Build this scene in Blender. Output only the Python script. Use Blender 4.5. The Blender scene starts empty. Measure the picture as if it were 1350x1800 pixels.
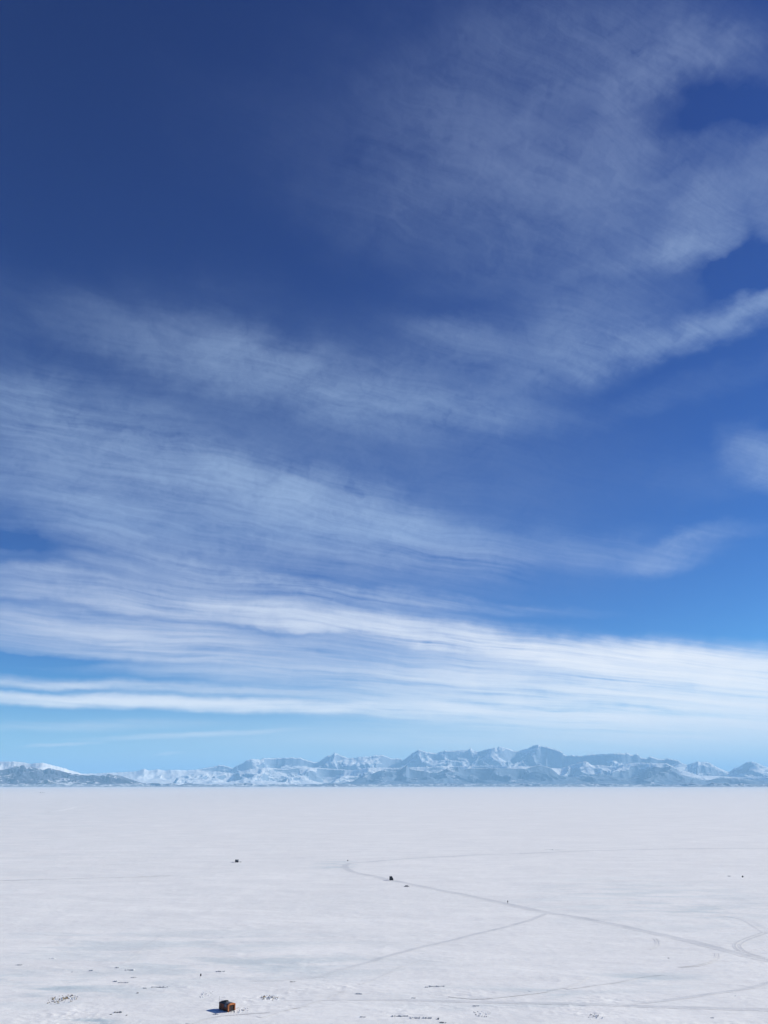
import bpy, math, random
import numpy as np
from mathutils import Vector, Matrix

S = bpy.context.scene
COL = S.collection
R = math.radians

# ---------------------------------------------------------------- camera
F = 1509.0                       # focal length in photo pixels (1350 x 1800)
PITCH = math.atan(479.0 / F)     # true horizon a little above the shore line
CAM_H = 72.0
cam_d = bpy.data.cameras.new("camera")
cam = bpy.data.objects.new("camera", cam_d)
COL.objects.link(cam)
cam.location = (0, 0, CAM_H)
cam.rotation_euler = (R(90) + PITCH, 0, 0)
cam_d.sensor_fit = 'HORIZONTAL'
cam_d.sensor_width = 36.0
cam_d.lens = 36.0 * F / 1350.0
cam_d.clip_start = 0.5
cam_d.clip_end = 400000.0
S.camera = cam

S.render.engine = 'CYCLES'
S.cycles.use_denoising = True
S.cycles.max_bounces = 7
S.cycles.diffuse_bounces = 2
S.cycles.volume_bounces = 5
S.cycles.transparent_max_bounces = 12
S.view_settings.view_transform = 'Standard'
S.view_settings.look = 'None'
S.view_settings.exposure = 0.16
S.view_settings.gamma = 1.0

# ---------------------------------------------------------------- sun
SUN_AZ = R(76.0)     # clockwise from +Y (the view direction)
SUN_EL = R(28.0)
SUN_DIR = Vector((math.sin(SUN_AZ) * math.cos(SUN_EL), math.cos(SUN_AZ) * math.cos(SUN_EL), math.sin(SUN_EL)))
sun_d = bpy.data.lights.new("sun", 'SUN')
sun_d.energy = 5.0
sun_d.angle = R(0.5)
sun_d.color = (1.0, 0.95, 0.81)
sun = bpy.data.objects.new("sun", sun_d)
COL.objects.link(sun)
sun.rotation_euler = SUN_DIR.to_track_quat('Z', 'Y').to_euler()
sun.location = (600, 200, 500)

# ---------------------------------------------------------------- photo pixel -> world
def pix_dir(x, y):
    a = (x - 675.0) / F
    b = (900.0 - y) / F
    sp, cp = math.sin(PITCH), math.cos(PITCH)
    return Vector((a, cp - b * sp, sp + b * cp)).normalized()

def at(x, y, z=0.0):
    d = pix_dir(x, y)
    t = (z - CAM_H) / d.z
    return Vector((d.x * t, d.y * t, z))

def sky_deg(x, y):
    d = pix_dir(x, y)
    return math.degrees(math.atan2(d.x, d.y)), math.degrees(math.asin(d.z))

# ---------------------------------------------------------------- node helpers
class NT:
    def __init__(self, tree):
        self.t = tree
        self.n = tree.nodes
        self.l = tree.links
    def node(self, kind, **kw):
        nd = self.n.new(kind)
        for k, v in kw.items():
            setattr(nd, k, v)
        return nd
    def put(self, sock, v):
        if isinstance(v, bpy.types.NodeSocket):
            self.l.new(v, sock)
        elif v is not None:
            sock.default_value = v
    def m(self, op, a, b=None, c=None, clamp=False):
        nd = self.node('ShaderNodeMath', operation=op, use_clamp=clamp)
        for i, v in enumerate((a, b, c)):
            if v is not None:
                self.put(nd.inputs[i], v)
        return nd.outputs[0]
    def vm(self, op, a, b=None, scale=None):
        nd = self.node('ShaderNodeVectorMath', operation=op)
        self.put(nd.inputs[0], a)
        if b is not None:
            self.put(nd.inputs[1], b)
        if scale is not None:
            self.put(nd.inputs['Scale'], scale)
        return nd.outputs['Value'] if op in ('LENGTH', 'DOT_PRODUCT', 'DISTANCE') else nd.outputs[0]
    def xyz(self, x=0.0, y=0.0, z=0.0):
        nd = self.node('ShaderNodeCombineXYZ')
        for i, v in enumerate((x, y, z)):
            self.put(nd.inputs[i], v)
        return nd.outputs[0]
    def sep(self, v):
        nd = self.node('ShaderNodeSeparateXYZ')
        self.put(nd.inputs[0], v)
        return nd.outputs
    def noise(self, vec, scale, detail=4.0, rough=0.55, dist=0.0, color=False, lac=2.0):
        nd = self.node('ShaderNodeTexNoise')
        nd.noise_dimensions = '3D'
        self.put(nd.inputs['Vector'], vec)
        self.put(nd.inputs['Scale'], scale)
        nd.inputs['Detail'].default_value = detail
        nd.inputs['Roughness'].default_value = rough
        nd.inputs['Lacunarity'].default_value = lac
        nd.inputs['Distortion'].default_value = dist
        return nd.outputs['Color'] if color else nd.outputs[0]
    def mapr(self, v, a, b, c=0.0, d=1.0, smooth=False):
        nd = self.node('ShaderNodeMapRange')
        nd.interpolation_type = 'SMOOTHSTEP' if smooth else 'LINEAR'
        nd.clamp = True
        self.put(nd.inputs[0], v)
        for i, q in enumerate((a, b, c, d)):
            self.put(nd.inputs[i + 1], q)
        return nd.outputs[0]
    def mapping(self, vec, loc=(0, 0, 0), rot=(0, 0, 0), scale=(1, 1, 1), kind='POINT'):
        nd = self.node('ShaderNodeMapping', vector_type=kind)
        self.put(nd.inputs[0], vec)
        nd.inputs[1].default_value = loc
        nd.inputs[2].default_value = rot
        nd.inputs[3].default_value = scale
        return nd.outputs[0]
    def mix(self, fac, a, b, mode='MIX', clamp=True):
        nd = self.node('ShaderNodeMix', data_type='RGBA', blend_type=mode)
        nd.clamp_factor = clamp
        self.put(nd.inputs[0], fac)
        for s, v in ((nd.inputs[6], a), (nd.inputs[7], b)):
            self.put(s, v if isinstance(v, bpy.types.NodeSocket) or len(v) == 4 else (*v, 1.0))
        return nd.outputs[2]
    def ramp(self, fac, stops, interp='LINEAR'):
        nd = self.node('ShaderNodeValToRGB')
        self.put(nd.inputs[0], fac)
        cr = nd.color_ramp
        cr.interpolation = interp
        while len(cr.elements) < len(stops):
            cr.elements.new(0.5)
        for e, (p, c) in zip(cr.elements, stops):
            e.position = p
            e.color = (*c, 1.0)
        return nd.outputs[0]

# ---------------------------------------------------------------- world: clear sky and thin cirrus
W = bpy.data.worlds.new("World")
S.world = W
W.use_nodes = True
W.node_tree.nodes.clear()
k = NT(W.node_tree)
out = k.node('ShaderNodeOutputWorld')
bg = k.node('ShaderNodeBackground')
k.l.new(bg.outputs[0], out.inputs[0])
sky = k.node('ShaderNodeTexSky', sky_type='NISHITA')
sky.sun_disc = False
sky.sun_elevation = SUN_EL
sky.sun_rotation = SUN_AZ
sky.altitude = 2500.0
sky.air_density = 1.0
sky.dust_density = 0.2
sky.ozone_density = 3.0
def grade(ch, gain, p):
    return k.m('MULTIPLY', k.m('POWER', k.m('MULTIPLY', ch, 0.1), p), gain * 10.0)
sr = k.node('ShaderNodeSeparateColor')
k.l.new(sky.outputs[0], sr.inputs[0])
cr = k.node('ShaderNodeCombineColor')
for i, (g, p) in enumerate(((0.74, 2.5), (1.27, 2.02), (1.06, 1.36))):
    k.put(cr.inputs[i], grade(sr.outputs[i], g, p))
clear = cr.outputs[0]

geo = k.node('ShaderNodeTexCoord')
D = k.vm('NORMALIZE', geo.outputs['Generated'])
dx, dy, dz = k.sep(D)
az = k.m('MULTIPLY', k.m('ARCTAN2', dx, dy), 180 / math.pi)
el = k.m('MULTIPLY', k.m('ARCSINE', dz), 180 / math.pi)
# cloud sheet coordinates: where the view ray meets a level sheet high above
s0 = k.xyz(az, el, 0.0)
# fan coordinates: cirrus filaments lie along the high wind, so all of them run towards one point of the horizon
WIND = R(57.0)         # clockwise from +Y
along = k.m('MULTIPLY', k.m('ARCCOSINE', k.m('MULTIPLY', k.vm('DOT_PRODUCT', D, (math.sin(WIND), math.cos(WIND), 0.0)), 0.9999)), 180 / math.pi)
side = k.vm('DOT_PRODUCT', D, (-math.cos(WIND), math.sin(WIND), 0.0))
turn = k.m('MULTIPLY', k.m('ARCTAN2', dz, side), 180 / math.pi)
wob1 = k.m('SUBTRACT', k.noise(k.vm('MULTIPLY', s0, (0.05, 0.09, 1)), 1.0, 3, 0.5), 0.5)
wob2 = k.m('SUBTRACT', k.noise(k.vm('MULTIPLY', s0, (0.22, 0.40, 1)), 1.0, 4, 0.55), 0.5)
calm = k.mapr(el, 2.0, 20.0, 0.15, 1.0)
turn_w = k.m('ADD', turn, k.m('MULTIPLY', k.m('ADD', k.m('MULTIPLY', wob1, 6.0), k.m('MULTIPLY', wob2, 0.9)), calm))
def filaments(f_across, f_along, off, detail, rough):
    return k.noise(k.xyz(k.m('MULTIPLY', turn_w, f_across), k.m('MULTIPLY', along, f_along), off), 1.0, detail, rough)
fil_a = filaments(0.33, 0.030, 1.7, 4, 0.55)
fil_b = filaments(1.05, 0.060, 5.3, 5, 0.60)
fil_c = filaments(3.30, 0.150, 9.1, 4, 0.62)
fib = k.m('SUBTRACT', k.m('ADD', k.m('ADD', k.m('MULTIPLY', fil_a, 0.30), k.m('MULTIPLY', fil_b, 0.42)), k.m('MULTIPLY', fil_c, 0.28)), 0.5)
# torn, feathery texture of the higher veil
tear_w = k.vm('ADD', s0, k.vm('SCALE', k.vm('SUBTRACT', k.noise(s0, 0.11, 5, 0.62, color=True), (0.5, 0.5, 0.5)), scale=9.0))
puff = k.noise(tear_w, 0.13, 8, 0.62, 0.2)
feather = k.noise(k.mapping(tear_w, rot=(0, 0, R(-28)), scale=(0.10, 0.46, 1), loc=(1.3, 8.2, 2)), 1.0, 7, 0.64)
soft = k.m('SUBTRACT', k.m('ADD', k.m('MULTIPLY', puff, 0.5), k.m('MULTIPLY', feather, 0.5)), 0.5)

# layout: the patches of cirrus by azimuth and elevation, their edges frayed by noise
wa = k.vm('SUBTRACT', k.noise(k.vm('MULTIPLY', s0, (1.0, 1.6, 1.0)), 0.16, 5, 0.6, color=True), (0.5, 0.5, 0.5))
lowf = k.mapr(el, 1.0, 26.0, 0.07, 1.0)
s1 = k.vm('ADD', s0, k.vm('MULTIPLY', k.vm('SCALE', wa, scale=5.0), k.xyz(1.0, lowf, 0.0)))

def blob(x, y, rx, ry, deg, amp, inner=0.0):
    """soft patch, centre and half sizes as measured on the photo, turned into degrees of sky"""
    a0, e0 = sky_deg(x, y)
    c, s = math.cos(R(deg)), math.sin(R(deg))
    a1, e1 = sky_deg(x + rx * c * 0.5, y + rx * s * 0.5)
    a2, e2 = sky_deg(x - rx * s / max(rx, 1) * ry * 0.5, y + ry * c * 0.5)
    L = 2 * math.hypot(a1 - a0, e1 - e0)
    Wd = 2 * math.hypot(a2 - a0, e2 - e0)
    v = k.mapping(s1, loc=(a0, e0, 0), rot=(0, 0, math.atan2(e1 - e0, a1 - a0)), scale=(L, Wd, 1), kind='TEXTURE')
    return k.mapr(k.vm('LENGTH', v), inner, 1.0, amp, 0.0, smooth=True)

# x, y, half length, half width, tilt (positive: down to the right), amount
PATCHES_SOFT = [
    (560, 800, 760, 330, 8, .11),
    (1000, 290, 640, 360, -8, .24), (1060, 80, 460, 150, 0, .12), (1010, 330, 330, 130, 15, .10),
    (1225, 390, 170, 70, -48, .30), (1140, 450, 210, 50, -14, .18), (1090, 230, 80, 150, 4, .18),
    (1210, 100, 230, 50, -22, .24), (1345, 320, 80, 140, 0, .22), (820, 230, 260, 130, 20, .06),
    (1235, 190, 150, 70, -10, -.22), (1300, 450, 95, 90, -40, -.22), (1335, 190, 80, 60, 0, -.08),
    (1230, 580, 360, 56, -13, .34), (1010, 625, 280, 90, -16, .24), (1330, 552, 170, 32, -13, .20),
    (960, 575, 280, 70, -10, .14), (800, 595, 130, 55, 10, .16), (1050, 520, 260, 60, 0, .08),
    (1160, 700, 330, 34, -13, .05), (1345, 800, 120, 75, 20, .28),
    (430, 640, 440, 100, 9, .20), (330, 640, 260, 60, 6, .08), (640, 705, 340, 90, 12, .20), (760, 640, 240, 120, 10, .10), (560, 300, 420, 160, 20, .03), (640, 140, 300, 200, 0, .03), (580, 690, 90, 40, 20, .08),
    (850, 730, 230, 56, 0, .16), (170, 560, 520, 120, 4, .05),
]
PATCHES_STREAK = [
    (180, 790, 560, 150, 15, .14), (60, 740, 300, 80, 18, .12), (500, 850, 420, 60, 15, .14),
    (300, 870, 680, 190, 13, .15), (600, 925, 460, 110, 12, .16), (740, 955, 260, 80, 6, .12),
    (260, 960, 380, 50, 11, .16), (120, 880, 300, 60, 14, .14), (40, 950, 130, 28, 22, -.14), (960, 965, 380, 60, 0, .09),
    (330, 1010, 520, 26, 7, .22), (600, 1035, 520, 22, 6.5, .26), (60, 1000, 180, 22, 6, .12),
    (250, 1050, 560, 52, 6, .36), (620, 1085, 480, 46, 6, .48), (760, 1120, 470, 44, 5.5, .50), (980, 1140, 400, 34, 5.5, .46), (1210, 1170, 480, 44, 4, .62),
    (1100, 1215, 700, 105, 2, 1.05), (1350, 1222, 470, 105, 2, .75), (1060, 1258, 760, 46, 1.6, .75), (820, 1130, 330, 26, 5, .3),
    (150, 1105, 620, 80, 4, .30), (420, 1135, 520, 36, 4, .22), (150, 1070, 360, 10, 5.5, -.12), (520, 1112, 380, 9, 5, -.12),
    (120, 1160, 420, 15, 2, -.22), (600, 1195, 620, 44, 3, .26), (330, 1212, 560, 16, 2, .34), (100, 1203, 360, 10, 1, .22),
    (300, 1237, 720, 18, 1.5, 1.0), (400, 1170, 620, 40, 3, .14), (760, 1252, 540, 26, 1.6, .46),
    (340, 1291, 250, 8, -2, .40), (100, 1308, 80, 5, -6, .34), (305, 1325, 38, 5, -3, .26),
    (150, 1275, 360, 14, -1, .18), (1060, 1295, 760, 55, 1, .42), (600, 1300, 420, 18, 0, .12),
]
PATCHES_WISP = [(1215, 948, 170, 30, -9, .17), (1165, 985, 150, 30, -8, .14), (1240, 840, 190, 60, 0, .04)]
def total(ps):
    acc = None
    for p in ps:
        b = blob(*p)
        acc = b if acc is None else k.m('ADD', acc, b)
    return acc
ls = k.m('MULTIPLY', k.m('MAXIMUM', total(PATCHES_SOFT + PATCHES_WISP), 0.0), 0.95)
lt = k.m('MAXIMUM', total(PATCHES_STREAK), 0.0)
d_soft = k.m('MULTIPLY', ls, k.m('ADD', 1.0, k.m('ADD', k.m('MULTIPLY', soft, 3.2), k.m('MULTIPLY', fib, 2.0))))
d_str = k.m('MULTIPLY', lt, k.m('ADD', 1.0, k.m('ADD', k.m('MULTIPLY', fib, k.mapr(el, 9.0, 18.0, 5.8, 3.6)), k.m('MULTIPLY', soft, k.mapr(el, 8.0, 16.0, 1.2, 2.8)))))
veil = k.m('ADD', k.mapr(az, -25.0, 25.0, 0.0, 0.02), k.m('MULTIPLY', k.mapr(el, 0.3, 6.0, 1.0, 0.0, smooth=True), k.mapr(az, -22.0, 22.0, 0.26, 0.95)))
dens = k.m('ADD', k.m('ADD', k.m('MAXIMUM', d_soft, 0.0), k.m('MAXIMUM', d_str, 0.0)), veil)
# 1 - exp(-t): light scattered by a thin sheet
cover = k.m('SUBTRACT', 1.0, k.m('EXPONENT', k.m('MULTIPLY', dens, -1.35)))
cloud_col = k.ramp(k.mapr(el, 0.0, 40.0), [(0.0, (1.0, .96, .91)), (0.2, (.96, .94, .93)), (0.4, (.46, .60, .81)), (0.6, (.34, .475, .69)), (1.0, (.22, .29, .49))])
cloud_col = k.vm('SCALE', cloud_col, scale=10.0)
up = k.mapr(el, -0.5, 0.3)
final = k.mix(k.m('MULTIPLY', cover, up), clear, cloud_col)
k.put(bg.inputs[0], final)
bg.inputs[1].default_value = 0.10

# ---------------------------------------------------------------- numeric noise for terrain
def _hash(ix, iy, seed):
    h = (ix.astype(np.int64) * 374761393 + iy.astype(np.int64) * 668265263 + seed * 1442695041) & 0xFFFFFFFF
    h = ((h ^ (h >> 13)) * 1274126177) & 0xFFFFFFFF
    return (h ^ (h >> 16)) & 0xFFFFFFFF

def perlin(x, y, seed=0):
    x0, y0 = np.floor(x), np.floor(y)
    fx, fy = x - x0, y - y0
    u = fx * fx * fx * (fx * (fx * 6 - 15) + 10)
    v = fy * fy * fy * (fy * (fy * 6 - 15) + 10)
    def g(ox, oy):
        a = _hash(x0 + ox, y0 + oy, seed) * (2 * math.pi / 4294967296.0)
        return np.cos(a) * (fx - ox) + np.sin(a) * (fy - oy)
    a = g(0, 0) * (1 - u) + g(1, 0) * u
    b = g(0, 1) * (1 - u) + g(1, 1) * u
    return (a * (1 - v) + b * v) * 1.5

def fbm(x, y, octaves, seed=0, gain=0.5):
    s, a = 0.0, 1.0
    for o in range(octaves):
        s = s + a * perlin(x * 2 ** o, y * 2 ** o, seed + o * 17)
        a *= gain
    return s

def ridged(x, y, octaves, seed=0, gain=0.5):
    """0..1, sharp crests"""
    s, a, t, w = 0.0, 1.0, 0.0, 1.0
    for o in range(octaves):
        n = 1.0 - np.abs(perlin(x * 2 ** o, y * 2 ** o, seed + o * 31))
        n = n * n * w
        w = np.clip(n * 1.6, 0.15, 1.0)
        s = s + a * n
        t += a
        a *= gain
    return s / t

def grid_mesh(name, co, nr, nc, mat, smooth=True, wrap=False):
    me = bpy.data.meshes.new(name)
    me.vertices.add(nr * nc)
    me.vertices.foreach_set('co', np.ascontiguousarray(co, dtype=np.float32).ravel())
    jj = np.arange(nc if wrap else nc - 1)
    ii = np.arange(nr - 1)
    I, J = np.meshgrid(ii, jj, indexing='ij')
    J2 = (J + 1) % nc
    q = np.stack([I * nc + J, I * nc + J2, (I + 1) * nc + J2, (I + 1) * nc + J], axis=-1).reshape(-1, 4)
    nq = len(q)
    me.loops.add(nq * 4)
    me.loops.foreach_set('vertex_index', q.astype(np.int32).ravel())
    me.polygons.add(nq)
    me.polygons.foreach_set('loop_start', (np.arange(nq) * 4).astype(np.int32))
    me.polygons.foreach_set('use_smooth', np.full(nq, smooth))
    me.update(calc_edges=True)
    me.validate()
    me.materials.append(mat)
    o = bpy.data.objects.new(name, me)
    COL.objects.link(o)
    return o

# ---------------------------------------------------------------- materials
def new_mat(name, rough=0.6, col=(.5, .5, .5)):
    m = bpy.data.materials.new(name)
    m.use_nodes = True
    t = NT(m.node_tree)
    b = m.node_tree.nodes['Principled BSDF']
    b.inputs['Roughness'].default_value = rough
    b.inputs['Base Color'].default_value = (*col, 1)
    b.inputs['Specular IOR Level'].default_value = 0.25
    return m, t, b

def snow_surface(t, b):
    """wind-packed snow by place on the plain; the tracks share it so that their edges run into it"""
    pos = t.node('ShaderNodeNewGeometry').outputs['Position']
    big = t.noise(t.vm('MULTIPLY', pos, (0.5, 1.0, 1.0)), 0.009, 7, 0.62, 0.5)
    mid = t.noise(t.vm('MULTIPLY', pos, (0.40, 1.0, 1.0)), 0.045, 7, 0.66)
    fine = t.noise(t.vm('MULTIPLY', pos, (0.6, 1.0, 1.0)), 0.45, 5, 0.65)
    c = t.mix(t.mapr(big, 0.36, 0.66), SNOW_A, SNOW_B)
    c = t.mix(t.mapr(mid, 0.34, 0.66, 0.0, 0.95), c, SNOW_C)
    c = t.mix(t.mapr(fine, 0.48, 0.72, 0.0, 0.55), c, (.94, .945, .95))
    c = t.mix(t.mapr(fine, 0.46, 0.28, 0.0, 0.60), c, (.73, .74, .755))
    # blue-grey glaze ice where the wind has stripped the snow
    at_ice = t.node('ShaderNodeAttribute', attribute_name='ice').outputs['Fac']
    ice = t.noise(t.vm('MULTIPLY', pos, (0.35, 1.0, 1.0)), 0.055, 6, 0.62, 0.4)
    f = t.m('MULTIPLY', t.mapr(ice, 0.44, 0.60, smooth=True), at_ice)
    c = t.mix(t.m('MULTIPLY', f, 0.75, clamp=True), c, (.50, .61, .67))
    bump = t.node('ShaderNodeBump')
    bump.inputs['Strength'].default_value = 0.8
    bump.inputs['Distance'].default_value = 0.35
    hh = t.m('ADD', t.m('MULTIPLY', fine, 0.6), t.noise(t.vm('MULTIPLY', pos, (0.45, 1.0, 1.0)), 0.16, 6, 0.62))
    t.put(bump.inputs['Height'], hh)
    t.put(b.inputs['Normal'], bump.outputs[0])
    return pos, c

def snow_ground_material():
    m, t, b = new_mat('wind_packed_snow', 0.75)
    t.put(b.inputs['Base Color'], snow_surface(t, b)[1])
    return m
SNOW_A, SNOW_B, SNOW_C = (.88, .884, .888), (.95, .95, .948), (.81, .815, .825)

# ---------------------------------------------------------------- the snow plain: one sheet to beyond the mountains
def relief(x, y):
    r = np.hypot(x, y)
    h = 0.30 * fbm(x / 90, y / 50, 3, 3)
    h = h + 0.20 * np.clip(1500 / r - 0.3, 0, 1) * (ridged(x / 26 + 0.3 * perlin(x / 40, y / 40, 91), y / 13, 3, 11) - 0.4)
    near = np.clip((560 - r) / 300, 0, 1)
    rough = np.clip(fbm(x / 45, y / 25, 3, 41) * 1.1 + 0.25 + 0.5 * np.clip((330 - r) / 80, -1, 1), 0, 1)
    h = h + near * rough * (0.42 * (ridged(x / 7.0, y / 3.6, 4, 23) - 0.45) + 0.09 * fbm(x / 2.2, y / 1.4, 2, 5))
    return h

def relief_at(x, y):
    return float(relief(np.array([float(x)]), np.array([float(y)]))[0])

def plain_rows():
    ys = np.concatenate([np.linspace(1835, 1500, 470), np.linspace(1499, 1383.2, 140)])
    ds = [at(675, float(v)).y for v in ys]
    first = ds[0]
    return np.array([2, 20, 60, 120, 180] + list(ds) + [40000, 60000, 90000, 140000], dtype=float)

ROWS = plain_rows()
half = R(31.5)
ANG = np.concatenate([np.linspace(-half, half, 1000), np.linspace(half, 2 * math.pi - half, 42)[1:-1]])
rr, aa = np.meshgrid(ROWS, ANG, indexing='ij')
gx, gy = rr * np.sin(aa), rr * np.cos(aa)
gz = relief(gx, gy)
gz[0:2, :] = 0.0
ground = grid_mesh('snow_ground', np.stack([gx, gy, gz], axis=-1), len(ROWS), len(ANG), snow_ground_material(), wrap=True)
ground['kind'] = 'structure'
# how much bare ice shows: a few wide patches of the plain near the viewpoint
def ice_weight(x, y):
    w = np.zeros_like(x)
    for px, py, rx, ry, a in ((60, 1735, 260, 32, 1.0), (150, 1800, 60, 10, 2.2), (20, 1722, 120, 14, 1.2), (420, 1695, 340, 26, .7), (250, 1660, 420, 30, .5),
                              (590, 1520, 40, 10, .8), (1120, 1720, 130, 16, .7), (900, 1745, 260, 14, .6), (1150, 1580, 260, 40, .45),
                              (1230, 1600, 120, 20, .6), (940, 1770, 300, 12, .4), (80, 1420, 500, 30, .3)):
        c = at(px, py)
        e1, e2 = at(px + rx, py), at(px, py - ry)
        lx, ly = e1.x - c.x, e2.y - c.y
        w = np.maximum(w, a * np.clip(1.25 - np.hypot((x - c.x) / lx, (y - c.y) / ly), 0, 1))
    return w
att = ground.data.attributes.new('ice', 'FLOAT', 'POINT')
att.data.foreach_set('value', ice_weight(gx, gy).astype(np.float32).ravel())

# ---------------------------------------------------------------- mountains
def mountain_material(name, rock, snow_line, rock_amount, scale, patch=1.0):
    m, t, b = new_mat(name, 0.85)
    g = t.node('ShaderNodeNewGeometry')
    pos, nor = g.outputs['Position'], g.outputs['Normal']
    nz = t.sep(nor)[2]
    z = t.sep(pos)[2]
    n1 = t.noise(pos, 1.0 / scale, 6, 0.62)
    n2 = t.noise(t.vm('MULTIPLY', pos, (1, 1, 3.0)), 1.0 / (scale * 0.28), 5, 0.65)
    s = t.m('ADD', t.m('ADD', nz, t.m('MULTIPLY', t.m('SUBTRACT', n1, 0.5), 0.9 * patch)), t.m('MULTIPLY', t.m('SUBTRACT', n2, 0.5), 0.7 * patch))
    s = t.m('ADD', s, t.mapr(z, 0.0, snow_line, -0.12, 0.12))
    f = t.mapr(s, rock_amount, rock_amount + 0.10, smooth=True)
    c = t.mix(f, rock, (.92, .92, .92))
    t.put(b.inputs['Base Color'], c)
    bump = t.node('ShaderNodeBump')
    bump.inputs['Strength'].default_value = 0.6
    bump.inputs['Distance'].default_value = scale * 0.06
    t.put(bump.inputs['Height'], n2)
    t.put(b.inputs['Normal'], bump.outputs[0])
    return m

def range_mesh(name, prof, dist, front, back, mat, seed, spur=2000.0, carve=0.55, power=1.15, jag=0.015, gain=0.55, ncol=1500, nrow=110, meander=0.02):
    """relief along a traced crest: prof = (photo x, photo y) of the crest; feet lie front metres nearer"""
    xs = np.array([p[0] for p in prof], float)
    ys = np.array([p[1] for p in prof], float)
    px = np.linspace(xs[0], xs[-1], ncol)
    py = np.interp(px, xs, ys)
    sp, cp = math.sin(PITCH), math.cos(PITCH)
    a = (px - 675.0) / F
    bb = (900.0 - py) / F
    X, Y, Z = a, cp - bb * sp, sp + bb * cp
    azm = np.arctan2(X, Y)
    tan_el = Z / np.hypot(X, Y)
    crest_r = dist * (1 + meander * fbm(azm * 9, azm * 0 + seed, 3, seed))
    Hc = CAM_H + tan_el * crest_r
    Hc = np.maximum(Hc, 1.0) * (1 + jag * (fbm(azm * 260, azm * 0 + 3.3, 4, seed + 5, 0.6)))
    tb = np.concatenate([np.linspace(1, 0, nrow), np.linspace(0, -1, 14)[1:]])
    T, A = np.meshgrid(tb, azm, indexing='ij')
    Rr = crest_r[None, :] - np.where(T > 0, T * front, T * back)
    x, y = Rr * np.sin(A), Rr * np.cos(A)
    U = np.abs(T)
    # below the crest the traced teeth blend into a smoother massif, skewed so that spurs run aslant
    ker = np.exp(-0.5 * (np.arange(-60, 61) / 22.0) ** 2)
    Hb = np.convolve(np.pad(Hc, 60, mode='edge'), ker / ker.sum(), mode='valid')
    col_i = np.arange(ncol)[None, :] + np.clip(U * 2.5, 0, 1) * 38.0 * fbm(x / (spur * 1.3), y / (spur * 1.3), 2, seed + 40)
    Hs = np.interp(np.clip(col_i, 0, ncol - 1).ravel(), np.arange(ncol), Hc).reshape(U.shape)
    wq = np.clip(U * 3.0, 0, 1)
    Hm = Hc[None, :] * np.clip(1 - U * 9, 0, 1) + (1 - np.clip(1 - U * 9, 0, 1)) * (Hs * (1 - 0.75 * wq) + Hb[None, :] * 0.75 * wq)
    Hm = np.minimum(Hm, Hc[None, :] * (1 + 0.9 * U))
    rn = ridged(x / spur + 0.25 * perlin(x / spur * 1.7, y / spur * 1.7, seed + 9), y / spur * 0.6, 6, seed, gain)
    rn = np.clip((rn - 0.18) / 0.62, 0, 1)
    base = (1 - U) ** power
    cut = carve * np.clip(U * 4.5, 0, 1) * (1 - 0.55 * U)
    h = Hm * base * (1 - cut * (1 - rn))
    h = h + Hm * 0.07 * np.clip(U * 3, 0, 1) * (1 - U) * (fbm(x / (spur * .18), y / (spur * .18), 3, seed + 77))
    ends = np.clip(np.minimum(np.arange(ncol), np.arange(ncol)[::-1]) / (ncol * 0.01), 0, 1)
    h = h * ends[None, :] - 8.0 * (1 - base)
    o = grid_mesh(name, np.stack([x, y, h], axis=-1), len(tb), ncol, mat)
    o['kind'] = 'structure'
    return o

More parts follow.
